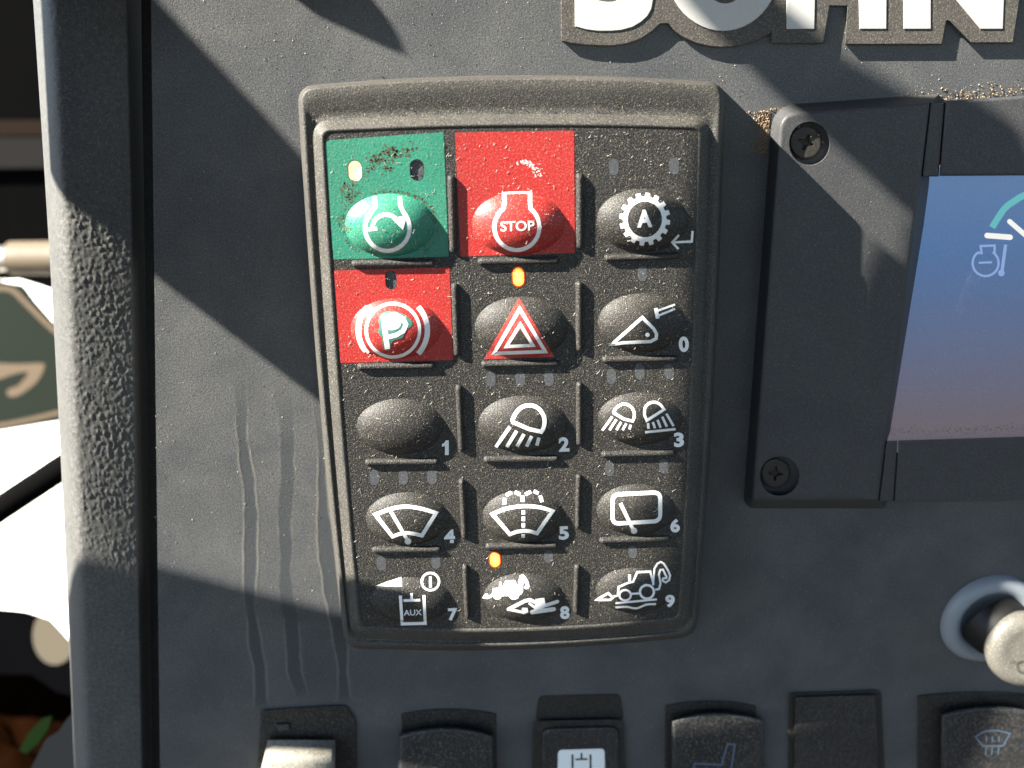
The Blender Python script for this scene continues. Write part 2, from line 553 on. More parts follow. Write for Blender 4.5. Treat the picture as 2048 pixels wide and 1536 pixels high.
# ------------------------------------------------------------------ grained trim at the left
def trim():
    ys = np.arange(-160, 1700, 3.0)
    n = 96
    V = []; faces = []
    def lx(y): return 66 + (146 - 66) * (y / 1470.0) + 6 * math.sin(y / 1470 * math.pi)
    for y in ys:
        l = lx(y); r = 282 + 22 * (y / 1536)
        for i in range(n):
            t = i / (n - 1)
            x = l + (r - l) * (t ** 1.0)
            # profile: steep roll at the left, gently crowned, falling into the gap on the right
            if t < .24: h = -6 - 110 * (1 - t / .24) ** 2.6
            else: h = -6 - 24 * ((t - .24) / .76) ** 1.4
            if t > .86: h -= 120 * ((t - .86) / .14) ** 1.7
            q = Vector((x / 8.5, y / 8.5 * .92, 3.1))
            g = noise.noise(q) + .55 * noise.noise(q * 2.1 + Vector((5, 2, 1)))
            g = (abs(g) ** .8) * (1 if g > 0 else -.35)
            g2 = noise.noise(Vector((x / 60, y / 60, 9)))
            amp = 1.95 * (.75 + .5 * g2)
            if t > .78: amp *= max(0.15, 1 - (t - .78) / .15)
            if y > 1090: amp *= max(.35, 1 - (y - 1090) / 200)
            V.append(P(x, y, h + amp * g))
    m_ = len(ys)
    for j in range(m_ - 1):
        for i in range(n - 1):
            a = j * n + i
            faces.append((a, a + 1, a + n + 1, a + n))
    # back fold so that the post is solid
    b = len(V)
    for j, y in enumerate(ys):
        V.append(V[j * n] + Vector((30, 260, 0)))
        V.append(V[j * n + n - 1] + Vector((60, 200, 0)))
    for j in range(m_ - 1):
        faces.append((j * n, (j + 1) * n, b + 2 * (j + 1), b + 2 * j))
        faces.append((j * n + n - 1, (j + 1) * n + n - 1, b + 2 * (j + 1) + 1, b + 2 * j + 1))
    o = mesh_obj('trim_post', V, faces, M_trim)
    tag(o, 'grained black plastic trim post along the left edge of the dashboard', 'trim')
trim()

# ------------------------------------------------------------------ keypad
KP = empty('keypad', P(1040, 1290, 0), 'black sealed keypad with fifteen domed keys and green and red patches on the dashboard', 'keypad')
SG_O = (18, 9, 14, 9); SG_R = (9, 6, 14, 6)
def Oloop(d=0): return offset(quad_loop((600, 177), (1444, 170), (1388, 1268), (694, 1291), SG_O, 30), d)
def Rloop(d=0): return offset(quad_loop((641, 259), (1404, 252), (1363, 1240), (717, 1258), SG_R, 20), d)
def at_h(lp, h): return [P(x, y, h) for x, y in lp]
def mixl(a, b, t): return [Vector(p).lerp(Vector(q), t) for p, q in zip(a, b)]
o0, r1 = Oloop(0), Rloop(-19)
loft('housing', [at_h(Oloop(-5), 0), at_h(Oloop(-2), HK - 60), at_h(o0, HK - 26), at_h(Oloop(.8), HK - 18), at_h(Oloop(2.2), HK - 14.8), at_h(Oloop(5), HK - 13.8),
                 at_h(mixl(Oloop(5), r1, .35), HK - 14.4), at_h(mixl(Oloop(5), r1, .75), HK - 17.8), at_h(r1, HK - 20), at_h(Rloop(-16), HK - 17.5),
                 at_h(Rloop(-4), HK - 3), at_h(Rloop(0), HK + 1.5), at_h(Rloop(3), HK + 2.4), at_h(Rloop(6), HK + 1), at_h(Rloop(9), HK - 2)],
     M_house, KP)
# domes: centre, radii
DOMES = {'g': (780, 450, 92, 64), 's': (1037, 447, 94, 64), 'A': (1285, 441, 92, 64),
         'P': (792, 657, 92, 61), 'h': (1043, 655, 94, 62), '0': (1284, 646, 89, 60),
         '1': (800, 853, 88, 56), '2': (1046, 848, 90, 57), '3': (1280, 837, 85, 53),
         '4': (815, 1037, 84, 53), '5': (1047, 1033, 83, 53), '6': (1272, 1019, 79, 51),
         '7': (822, 1200, 82, 46), '8': (1047, 1194, 81, 48), '9': (1268, 1180, 77, 45)}
HD = 28.0
def dome_h(px, py):
    for k, (cx, cy, rx, ry) in DOMES.items():
        r2 = ((px - cx) / rx) ** 2 + ((py - cy) / ry) ** 2
        if r2 < 1:
            hh = HD * (ry / 60.0) * (1 - r2) * (1 + .30 * r2)
            r = math.sqrt(r2)
            if r > .86: hh *= 1 - .55 * ((r - .86) / .14) ** 2
            return hh
    return 0.0
def PS(px, py, lift=0.35):
    z = 0.0
    for _ in range(6):
        w = P(px, py, HK + z)
        q = proj(Vector((w.x, -HK, w.z)))
        z = dome_h(*q)
    w = P(px, py, HK + z)
    return Vector((w.x, -(HK + z + lift), w.z))
RECESS = [(710, 342, 26, 41), (834, 340, 26, 41), (782, 560, 20, 35)]
face = Rloop(8)
holes = [capsule(*c, tilt=-3) for c in RECESS]
pts, tris = fill([face] + holes)
V = [P(x, y, HK) for x, y in pts]; Fc = list(tris)
for hl in holes:
    b = len(V); k = len(hl)
    V += [P(x, y, HK) for x, y in hl] + [P(x, y, HK - 5) for x, y in hl]
    for i in range(k):
        j = (i + 1) % k; Fc.append((b + i, b + j, b + k + j, b + k + i))
mesh_obj('face_plate', V, Fc, M_face, KP, smooth=False)

def key(k, mat, label):
    cx, cy, rx, ry = DOMES[k]
    V = []; Fc = []; nr, na = 18, 56
    for i in range(nr + 1):
        r = (i / nr)
        for j in range(na):
            a = 2 * math.pi * j / na
            x, y = cx + rx * r * math.cos(a), cy + ry * r * math.sin(a)
            w = P(x, y, HK); hh = dome_h(x, y) if r < 1 else -.3
            V.append(Vector((w.x, -(HK + hh), w.z)))
    for i in range(nr):
        for j in range(na):
            q = (j + 1) % na
            Fc.append((i * na + j, i * na + q, (i + 1) * na + q, (i + 1) * na + j))
    o = mesh_obj('key', V, Fc, mat, KP)
    o['label'] = label
    return o
K = {}
K['g'] = key('g', M_green, 'green engine start key with worn arrow symbol')
K['s'] = key('s', M_red, 'red engine STOP key')
K['A'] = key('A', M_key, 'black key with white gear and letter A')
K['P'] = key('P', M_red, 'red parking brake key with worn letter P')
K['h'] = key('h', M_key, 'black hazard key with red warning triangle')
K['0'] = key('0', M_key, 'black key 0 with bucket and hammer symbol')
K['1'] = key('1', M_key, 'blank black key 1')
K['2'] = key('2', M_key, 'black key 2 with work lamp symbol')
K['3'] = key('3', M_key, 'black key 3 with two work lamps')
K['4'] = key('4', M_key, 'black key 4 with front wiper symbol')
K['5'] = key('5', M_key, 'black key 5 with windscreen washer symbol')
K['6'] = key('6', M_key, 'black key 6 with rear wiper symbol')
K['7'] = key('7', M_key, 'black key 7 marked AUX')
K['8'] = key('8', M_key, 'black key 8 with backhoe and excavator silhouettes')
K['9'] = key('9', M_key, 'black key 9 with backhoe outline')

# colour patches round the three safety keys
def patch(k, corners, radii, mat, recs):
    lp = fillet(corners, radii, 5)
    hl = [ellipse(*(DOMES[k][:2]), DOMES[k][2] * .985, DOMES[k][3] * .985, 56)] + [offset(capsule(*c, tilt=-3), -1.5) for c in recs]
    pts, tr = fill([lp] + hl, 40)
    mesh_obj('colour_patch', [P(x, y, HK + .5) for x, y in pts], tr, mat, K[k], smooth=False)
patch('g', [(650, 281), (887, 264), (897, 513), (667, 519)], [12, 2, 2, 2], M_green, RECESS[:2])
patch('s', [(910, 265), (1148, 261), (1150, 506), (921, 513)], 2, M_red, [])
patch('P', [(668, 541), (899, 535), (906, 720), (681, 726)], 2, M_red, RECESS[2:])

# lamps
def lamp(cx, cy, w, h, mat, lift, halo=None, core=None, label=None):
    lp = capsule(cx, cy, w, h, tilt=-3)
    pts, tr = fill([lp])
    V = [P(x, y, HK + lift) for x, y in pts]
    if halo:
        rp = offset(lp, -2.6); lo = P(0, 0, 0)
        o = mesh_obj('indicator_lamp', V, tr, mat, KP, smooth=False)
        pts2, tr2 = fill([rp]); mesh_obj('lamp_halo', [P(x, y, HK + lift - .25) for x, y in pts2], tr2, halo, o, smooth=False)
        if core:
            pts3, tr3 = fill([offset(lp, w * .17)]); mesh_obj('lamp_core', [P(x, y - 1, HK + lift + .2) for x, y in pts3], tr3, core, o, smooth=False)
    else:
        o = mesh_obj('indicator_lamp', V, tr, mat, KP, smooth=False)
    if label: o['label'] = label
    return o
lamp(*RECESS[0], M_warm, -4, label='lit pale yellow indicator above the start key')
lamp(*RECESS[1], M_window, -4); lamp(*RECESS[2], M_window, -4)
lamp(1036.6, 553.7, 22, 37, M_amber, .7, M_lamphalo, M_ambercore, 'lit amber hazard indicator')
lamp(989.7, 1119.4, 20, 29, M_amber, .7, M_lamphalo, M_ambercore, 'lit amber indicator above key 8')
for c in [(1227.6, 334, 20, 34), (1348, 332, 20, 34), (1284.6, 547, 18, 31), (981.6, 758.5, 19, 31), (1040.5, 758.5, 19, 31), (1098, 757, 19, 31),
          (1223, 753, 19, 31), (1279.6, 744, 19, 31), (1338, 743, 19, 31), (749, 955, 19, 30), (806.6, 955, 19, 30), (864, 954, 19, 30),
          (1219, 938, 18, 30), (1328, 932.5, 18, 30), (762.5, 1126.5, 19, 29), (872, 1124, 18, 28), (1097, 1113, 18, 26), (1265.5, 1104, 18, 26)]:
    lamp(*c, M_window, .3)

# ribs between the keys
def rib(a, b, w, hgt=9.0):
    a, b = Vector(a), Vector(b); d = (b - a).normalized(); nn = Vector((-d.y, d.x)); L = (b - a).length
    V = []; Fc = []; ns, nc = 26, 9
    for i in range(ns + 1):
        t = i / ns; s = L * (0.5 - 0.5 * math.cos(math.pi * t))
        e = min(s, L - s) / (w / 2)
        k = math.sqrt(max(0.0, 1 - (1 - min(1, e)) ** 2)) if e < 1 else 1
        c = a + d * s
        for j in range(nc):
            an = math.pi * j / (nc - 1)
            q = c + nn * (math.cos(an) * w / 2 * (.25 + .75 * k))
            p0 = P(q.x, q.y, HK)
            V.append(Vector((p0.x, -(HK - .3 + hgt * (math.sin(an) ** .8) * k), p0.z)))
    for i in range(ns):
        for j in range(nc - 1):
            v = i * nc + j; Fc.append((v, v + 1, v + nc + 1, v + nc))
    mesh_obj('rib', V, Fc, M_face, KP)
for x0, y0, x1, y1, w in [(703, 527, 870, 525, 15), (955, 523, 1118, 520, 15), (1208, 516, 1358, 511, 14),
                          (714, 733, 870, 730, 14), (962, 728, 1118, 725, 13), (1204, 719, 1355, 716, 13),
                          (730, 924, 878, 922, 13), (967, 918, 1117, 916, 13), (1202, 908, 1350, 905, 12),
                          (744, 1099, 882, 1097, 12), (971, 1092, 1115, 1089, 12), (1198, 1080, 1340, 1076, 12)]:
    rib((x0, y0), (x1, y1), w)
for x0, y0, x1, y1, w in [(902, 350, 906, 506, 15), (909, 566, 914, 712, 14), (917, 769, 923, 902, 13), (923, 957, 929, 1076, 12), (930, 1128, 935, 1236, 11),
                          (1159, 346, 1159, 498, 15), (1158, 562, 1158, 702, 14), (1158, 763, 1158, 890, 12), (1157, 948, 1155, 1056, 11), (1154, 1128, 1151, 1226, 11)]:
    rib((x0, y0), (x1, y1), w, 9.5)

# ---- printed symbols
PRINT = set()
def sym(k, flat, mat=M_white, name='symbol', lift=.35):
    if name not in ('grime', 'scuff', 'wear_mark'):
        for x, y in flat.p: PRINT.add((int(x // 4), int(y // 4)))
    return flat.build(name, mat, K[k], lambda x, y: PS(x, y, lift))
# start key: engine outline and turning arrow
f = Flat()
f.stroke([(749, 393), (751, 412), (744, 421)] + arc(774.7, 455.3, 45, 46, 226, 133, 3)[1:2] + arc(774.7, 456, 44.5, 45.5, 222, -42, 40)[1:] + [(801, 412), (799, 393)], 8)
f.stroke(arc(772, 456, 27, 27, 180, 320, 16), 8)
f.stroke([(737, 459), (754, 457)], 7)
f.poly([(784, 437), (814, 430), (806, 460)])
sym('g', f)
fg = Flat()
def speckle(path, n, sp, r0, r1):
    pts_ = catmull(path, 6)
    for _ in range(n):
        c = random.choice(pts_); x, y = c.x + random.gauss(0, sp), c.y + random.gauss(0, sp * .8); r = random.uniform(r0, r1) * random.random() ** .5
        fg.poly([(x + r * random.uniform(.5, 1.2) * math.cos(a), y + r * random.uniform(.5, 1.2) * math.sin(a)) for a in (0, .9, 1.8, 2.7, 3.6, 4.5, 5.4)], maxlen=20)
speckle([(742, 318), (760, 312), (780, 300), (800, 308), (822, 294)], 190, 7, 1, 4)
speckle([(740, 335), (756, 324), (790, 318)], 90, 6, .8, 3); speckle([(770, 336), (784, 340)], 50, 6, .8, 2.6)
speckle([(690, 372), (704, 388), (694, 402)], 170, 9, .8, 3.2); speckle([(722, 354), (742, 340)], 40, 4, .7, 2.2)
speckle([(742, 386), (775, 383), (805, 385), (832, 393), (856, 410), (868, 430)], 170, 2.4, .7, 2.4)
speckle([(690, 480), (715, 500), (760, 512)], 60, 3, .6, 2); speckle([(684, 430), (690, 460)], 110, 6, .6, 2.2); speckle([(868, 430), (874, 470), (850, 500)], 90, 4, .6, 2)
# stop key
f = Flat()
ring = arc(1033.7, 454, 45, 46, -52, 232, 40)
f.stroke([(1008, 384), (1009, 407)] + ring[::-1] + [(1060, 406), (1060, 382)], 8, closed=True)
sym('s', f)
sym('s', text_flat('STOP', 1035, 452, 20, 68, .012, -1.5), name='lettering')
fs = Flat()
for i in range(46):
    t = random.random(); x = 1042 + 40 * t + random.gauss(0, 4); y = 323 + 30 * t * t + random.gauss(0, 3) + (4 if random.random() < .3 else 0)
    a = random.uniform(-.3, 1.2); l = random.uniform(2, 6)
    fs.stroke([(x, y), (x + l * math.cos(a), y + l * math.sin(a))], random.uniform(1.2, 2.6))
sym('s', fs, M_white, 'scuff', .8)
# gear key
f = Flat(); gx, gy = 1289.4, 438.5; teeth = 16
outer = []
for i in range(teeth):
    a = 2 * math.pi * i / teeth + .12
    for da, r in ((-.12, 43.5), (-.085, 51), (.085, 51), (.12, 43.5)):
        outer.append((gx + r * math.cos(a + da), gy + r * 1.04 * math.sin(a + da)))
f.poly(outer, ellipse(gx, gy, 34.5, 36, 40), maxlen=6)
sym('A', f); sym('A', text_flat('A', 1289, 437, 35, 31, .045, -2), name='lettering')
f = Flat(); f.stroke([(1385, 462), (1383.5, 483), (1347, 484.5)], 4.5); f.stroke([(1358, 470), (1344.5, 484.6), (1357, 498)], 4.5)
sym('A', f, name='return_arrow')
# parking brake
f = Flat(); f.stroke(ellipse(785.8, 660.5, 53.5, 53.5, 48), 6.5, closed=True)
f.stroke(arc(785.8, 660.5, 69, 69, 137, 223, 18), 10.5); f.stroke(arc(785.8, 660.5, 69, 69, -43, 43, 18), 10.5)
sym('P', f)
fw = Flat(); fw.poly(catmull([(757, 640), (764, 626), (786, 622), (806, 628), (822, 640), (824, 650), (812, 662), (804, 676), (786, 682), (778, 700), (766, 694), (764, 676), (756, 664), (759, 652)], 5, True))
sym('P', fw, M_wear_green, 'wear_mark', .45)
f = Flat(); f.stroke([(767, 632), (770, 660), (775, 698)], 10.5); f.stroke([(765, 633), (790, 629), (806, 637), (812, 649), (806, 662), (792, 670), (772, 675)], 9)
f.poly(catmull([(768, 634), (788, 631), (802, 640), (798, 655), (782, 660), (770, 654)], 5, True))
sym('P', f, name='lettering', lift=.8)
# hazard
f = Flat(); f.poly([(1038, 595), (968, 718), (1109, 714)]); sym('h', f, M_redprint)
f = Flat(); f.stroke([(1039.3, 617.5), (988, 706.6), (1090.5, 703)], 7, closed=True); f.stroke([(1040.5, 648.4), (1012.6, 693), (1065.8, 690.5)], 6.5, closed=True)
sym('h', f, M_white, lift=.7)
f = Flat(); f.poly([(1040.5, 658), (1020, 690), (1059, 688)]); sym('h', f, M_blackprint, lift=.55)
# bucket and hammer
f = Flat(); f.stroke([(1223, 689), (1284.6, 635), (1307, 657), (1313, 668), (1312, 677), (1301, 683), (1246, 685.5)], 6.5, closed=True); f.disc(1295, 669.5, 4.3)
f.stroke([(1311.5, 616), (1315.5, 637)], 7.5); f.stroke([(1313, 622), (1350, 609)], 4.2); f.stroke([(1315, 632), (1350, 617.5)], 4.2)
sym('0', f)
# work lamp
f = Flat(); f.stroke(catmull([(1025, 839), (1033, 824), (1046, 813), (1062.5, 810.6), (1077, 817), (1087, 831), (1089, 845), (1086.5, 857)], 5) + [(1082.5, 863.5), (1058, 858), (1026, 844)], 8, closed=True)
for a, b in [((1019.8, 853.3), (991.6, 894)), ((1033.3, 861.6), (1013.5, 894)), ((1048, 868), (1034, 893)), ((1063.5, 872), (1053, 893)), ((1078, 875), (1073.5, 891))]: f.stroke([a, b], 7)
sym('2', f)
# two work lamps
f = Flat(); f.stroke(catmull([(1227.5, 823), (1234, 814), (1248, 807.5), (1260.8, 812.7), (1268, 824), (1268, 836)], 5) + [(1265, 842), (1248, 838), (1228, 826)], 5.5, closed=True)
for a, b in [((1224.4, 833.5), (1204.6, 860.6)), ((1232.7, 838.7), (1219, 860)), ((1242, 844), (1233, 860)), ((1252.5, 847), (1245, 860)), ((1261.4, 849.6), (1258.7, 858.5))]: f.stroke([a, b], 4.8)
f.stroke([(1293.5, 841)] + catmull([(1289, 830), (1290, 815.8), (1298.3, 806.4), (1310.8, 804.4), (1321, 809.6), (1328, 819)], 5), 5.5, closed=True)
for a, b in [((1296, 846), (1297, 857.5)), ((1305.6, 844), (1310, 856.4)), ((1315, 839.8), (1321, 855.4)), ((1324.4, 833.5), (1333.7, 853.3)), ((1332.7, 827.3), (1347, 852))]: f.stroke([a, b], 5)
f.stroke([(1290, 864.4), (1351, 858)], 5)
sym('3', f)
# front wiper
f = Flat(); f.stroke(catmull([(751, 1029), (784, 1017), (813, 1013), (844, 1017.5), (872, 1026)], 6) + [(844, 1071), (829, 1067.5), (813, 1065.5), (798, 1068), (785, 1073)], 7.5, closed=True)
f.stroke([(780, 1020), (816, 1082)], 7); f.disc(816, 1082.5, 6.5); sym('4', f)
# washer
f = Flat(); f.stroke(catmull([(985, 1028), (1011, 1017.5), (1044, 1012.3), (1077, 1014), (1105, 1022)], 6) + [(1074, 1066.5), (1060, 1062.5), (1047, 1061.3), (1033, 1063.5), (1019.6, 1068.5)], 7.5, closed=True)
for a, b in [((1046.6, 1020.4), (1046.6, 1029)), ((1046.6, 1033), (1046.6, 1042)), ((1046.6, 1046), (1046.6, 1054.8)), ((1046.4, 1067.8), (1046.4, 1075.6)), ((1045, 991), (1045, 1003.5)),
             ((1008.5, 1008.7), (1009.5, 996)), ((1011.8, 990.5), (1023, 984.4)), ((1029.5, 984), (1040.6, 989)), ((1050.5, 989), (1061.6, 983)), ((1067, 982), (1077, 986.5)), ((1080.4, 991), (1083.8, 1004))]: f.stroke([a, b], 7, step=3)
sym('5', f)
# rear wiper
f = Flat(); f.stroke(fillet([(1225, 989), (1320.4, 984.4), (1320.4, 1042), (1225, 1047.5)], 14), 8, closed=True); f.stroke([(1240.7, 1006.5), (1267, 1060.7)], 7); f.disc(1268, 1061.4, 6.3); sym('6', f)
# auxiliary
f = Flat(); f.poly([(750.8, 1171.4), (802.8, 1153.7), (804, 1173)]); f.stroke(ellipse(860.8, 1163, 17.3, 17.3, 28), 4.6, closed=True); f.stroke([(860.5, 1152.6), (861, 1174.8)], 5.2)
f.stroke([(800.6, 1191), (804.4, 1247.5), (850.4, 1246.5), (847.7, 1190)], 6); f.stroke([(807, 1201), (840.4, 1200)], 5.2); f.stroke([(823, 1186), (823.4, 1199)], 5.2); sym('7', f)
sym('7', text_flat('AUX', 825.6, 1225, 11.5, 36, .012, -1.5), name='lettering')
# backhoe and excavator silhouettes
zz = lambda L: [(900 + x * .166, 1100 + y * .166) for x, y in L]
f = Flat(); f.poly(zz([(388, 575), (430, 520), (450, 528), (455, 552), (480, 550), (508, 520), (515, 465), (592, 448), (597, 385), (617, 385), (617, 435), (640, 425), (668, 368), (785, 363), (815, 455), (822, 380), (840, 310), (872, 290),
                    (905, 312), (940, 375), (957, 435), (945, 465), (915, 472), (890, 455), (905, 430), (910, 405), (885, 385), (878, 430), (878, 500), (862, 530), (832, 545), (820, 580), (785, 597), (735, 590), (708, 553), (625, 553), (605, 585), (570, 597), (535, 585), (518, 553), (490, 575), (455, 588)]), maxlen=6)
for pts_, w in [(zz([(705, 712), (905, 612), (965, 600), (1050, 640)]), 7.0), (zz([(705, 712), (890, 752), (925, 738), (920, 712), (880, 712)]), 5.5), (zz([(960, 645), (1020, 690)]), 5), (zz([(990, 748), (1250, 712)]), 8.5), (zz([(1080, 690), (1295, 620)]), 7)]:
    f.stroke(pts_, w, round_=True)
f.poly(zz([(1030, 590), (1135, 575), (1150, 640), (1130, 700), (1000, 730), (1020, 690)]))
sym('8', f)
# backhoe outline on the road
z6 = lambda L: [(1120 + x * .2214, 960 + y * .2214) for x, y in L]
f = Flat()
for pts_, w, c in [([(325, 1083), (435, 1022), (478, 1062), (455, 1082)], 4, True), ([(480, 1055), (525, 1040)], 4, False), ([(522, 1030), (530, 965), (615, 928), (660, 920), (697, 832), (815, 827), (845, 942)], 4, False),
                   ([(628, 855), (628, 925)], 5.2, False), ([(648, 1027), (718, 1023)], 4, False), ([(840, 950), (852, 800), (880, 755), (910, 738), (938, 755), (975, 815), (995, 862), (985, 905), (955, 925), (925, 908), (930, 888), (968, 885)], 3.8, False),
                   ([(860, 990), (893, 985), (908, 935), (893, 850), (905, 812), (930, 808), (965, 880)], 3.8, False), ([(500, 1113), (875, 1077)], 4, False)]:
    f.stroke(z6(pts_), w, closed=c)
f.stroke(catmull(z6([(500, 1150), (600, 1145), (690, 1158), (780, 1125), (867, 1120)]), 6), 4)
f.stroke(ellipse(1120 + 588 * .2214, 960 + 1040 * .2214, 11.5, 10.5, 24), 4, closed=True); f.stroke(ellipse(1120 + 785 * .2214, 960 + 1010 * .2214, 14, 13.5, 28), 4.6, closed=True)
sym('9', f)
for k, (cx, cy, h, w) in {'0': (1367.5, 688.5, 31, 20), '1': (891, 895, 30, 14), '2': (1128, 888.7, 29, 21), '3': (1357.7, 879.4, 29, 20), '4': (899, 1072.5, 27, 22), '5': (1127.6, 1065.8, 27, 20),
                          '6': (1350, 1051, 27, 19), '7': (905.7, 1228.5, 25, 19), '8': (1129.6, 1225, 26, 19), '9': (1340, 1202, 25, 19)}.items():
    if k == '1': nf_ = Flat().poly([(890, 910), (897.5, 910), (897.5, 880.5), (891.5, 880.5), (889, 885), (884, 888), (884, 893.5), (890, 891.5)])
    else: nf_ = text_flat(k, cx, cy, h, w, .045, -2)
    sym(k, nf_, name='numeral')
sym('g', fg, M_grime, 'grime', .75)

# ------------------------------------------------------------------ display
HB = 62.0
DM = empty('display_monitor', P(1790, 1004, 0), 'dark grey display monitor with a blue screen at the right of the keypad', 'display')
hole1 = ellipse(1619, 287, 41, 44, 40); hole2 = ellipse(1559, 952, 40, 40, 40)
prism('side_frame', fillet([(1560, 226), (1860, 205), (1843, 352), (1842, 368), (1777, 864), (1772, 880), (1757, 1001), (1503, 1001)], [34, 0, 0, 0, 0, 0, 0, 8]), 0, HB, M_bezel, DM, bevel=9, draft=16, holes=[hole1, hole2], hole_depth=26, sides=5)
prism('corner_strip', [(1862, 205), (1889, 203), (1877, 353), (1845, 353)], 0, HB - 4, M_bezel, DM, bevel=3, draft=0)
prism('top_frame', [(1891, 202), (2220, 180), (2220, 350), (1879, 352)], 0, HB, M_bezel, DM, bevel=6, draft=0, sides=4)
prism('corner_strip', [(1774, 882), (1795, 881), (1787, 1002), (1759, 1002)], 0, HB - 3, M_bezel, DM, bevel=2, draft=0)
prism('bottom_frame', [(1797, 881), (2220, 868), (2220, 1003), (1789, 1003)], 0, HB, M_bezel, DM, bevel=3, draft=0, sides=4)
# tilted glass
ga, gb, gc = P(1835, 345, -10), P(2230, 345, -10), P(1770, 890, 46)
gn = (gb - ga).cross(gc - ga).normalized()
if gn.y > 0: gn = -gn
def G(x, y, lift=0.0):
    w = PL(x, y, ga, gn); return w + gn * lift
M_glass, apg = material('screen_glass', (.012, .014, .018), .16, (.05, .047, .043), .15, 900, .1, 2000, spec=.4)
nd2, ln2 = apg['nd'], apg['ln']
# sky and surroundings reflected in the glass, painted as a blue-to-grey glow
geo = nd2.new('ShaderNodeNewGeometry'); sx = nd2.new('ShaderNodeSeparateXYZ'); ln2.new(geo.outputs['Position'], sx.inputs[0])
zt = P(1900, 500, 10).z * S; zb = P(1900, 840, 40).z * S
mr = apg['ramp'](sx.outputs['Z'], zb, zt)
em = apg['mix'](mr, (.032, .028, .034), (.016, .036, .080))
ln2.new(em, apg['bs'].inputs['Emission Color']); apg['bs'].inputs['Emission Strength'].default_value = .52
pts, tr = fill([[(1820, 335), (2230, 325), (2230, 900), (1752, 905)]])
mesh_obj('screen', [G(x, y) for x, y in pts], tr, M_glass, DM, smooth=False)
M_sarc = M('screen_green', (.02, .1, .08), .3, emis=(.030, .105, .115), emis_s=.5)
M_swhite = M('screen_white', (.2, .2, .2), .3, emis=(.30, .29, .27), emis_s=.35)
M_sicon = M('screen_icon', (.05, .06, .08), .3, emis=(.060, .090, .165), emis_s=.5)
GM = lambda x, y: G(x, y, .4)
f = Flat(); f.stroke(catmull([(1984, 455), (1995, 437), (2010, 416), (2030, 401), (2050, 390), (2100, 374), (2160, 372)], 6), 13); f.build('gauge_arc', M_sarc, DM, GM)
f = Flat(); f.stroke([(2019, 443), (2085, 500)], 10, round_=True); f.build('needle', M_swhite, DM, GM)
f = Flat(); f.stroke([(1974, 471), (2020, 474.5)], 11, round_=True); f.build('gauge_mark', M_swhite, DM, GM)
f = Flat(); f.stroke([(1961, 492), (1989, 491), (1989, 504)] + arc(1971, 526, 26, 26, -52, 232, 30) + [(1963, 506)], 4.5, closed=True); f.stroke([(1957, 525.5), (1984, 524.5)], 4); f.build('engine_icon', M_sicon, DM, GM)
f = Flat(); f.stroke([(2011, 489), (2004, 541)], 6.5); f.disc(2002.5, 546, 6.5); f.build('thermometer_icon', M_sicon, DM, GM)
def screw(cx, cy, r, ang):
    def mp(x, y, h): return P(x, y, h)
    a0 = math.radians(ang); cr = []
    for k in range(4):
        a = a0 + k * math.pi / 2
        d = Vector((math.cos(a), math.sin(a))); e = Vector((-d.y, d.x))
        c = Vector((cx, cy))
        cr += [c + d * r * .50 - e * r * .07, c + d * r * .50 + e * r * .07, c + d * r * .15 + e * r * .15]
    lp = ellipse(cx, cy, r, r * 1.04, 36)
    prism('screw', lp, HB - 25, HB - 12, M_screw, DM, bevel=5, holes=[cr], hole_depth=9, sides=4)
screw(1612, 285, 33, 20); screw(1551, 947, 29, 5)

# ------------------------------------------------------------------ brand badge letters
BD = empty('badge', P(1580, 90, 0), 'raised white letters with black outline at the top right of the dashboard', 'badge')
prism('backing', [(1121, -150), (1122, 81), (1145, 87), (1170, 90), (1200, 92), (1229, 92), (1258, 87), (1282, 78), (1305, 63), (1321, 48), (1336, 47), (1349, 62), (1365, 74), (1390, 86), (1419, 93), (1445, 95), (1468, 93), (1495, 88), (1517, 80), (1543, 64), (1543, 87), (1648, 87), (1660, 12), (1695, 12), (1690, 89), (1885, 89), (1893, 42), (1898, 42), (1941, 86), (2027, 86), (2037, 20), (2060, -150)],
      0, 13, M_badge, BD, bevel=2)
prism('letter', [(1150, -40), (1150, 53), (1172, 59), (1195, 62), (1222, 62), (1243, 60), (1265, 54), (1282, 44), (1295, 32), (1303, 18), (1309, -15), (1309, -140), (1245, -140), (1245, -12), (1238, 0), (1226, 4), (1212, 4), (1198, 1), (1190, -6), (1187, -16), (1187, -40)], 12, 15, M_letter, BD, bevel=1, sides=1)
oo = ellipse(1446, -60, 112, 122, 48); oi = ellipse(1450, -60, 48, 67, 40)
prism('letter', oo, 12, 15, M_letter, BD, bevel=1, sides=1)
prism('letter_counter', oi, 13, 15.6, M_badge, BD, bevel=.5, sides=1)
prism('letter', [(1573, -140), (1573, 58), (1629, 58), (1631, -30), (1717, -30), (1719, 58), (1773, 58), (1775, -140), (1720, -140), (1719, -80), (1631, -80), (1631, -140)], 12, 15, M_letter, BD, bevel=1, sides=1)
prism('letter', [(1806, -140), (1807, 58), (1862, 58), (1862, -60), (1960, 58), (2006, 58), (2014, -140), (1962, -140), (1956, -30), (1860, -140)], 12, 15, M_letter, BD, bevel=1, sides=1)

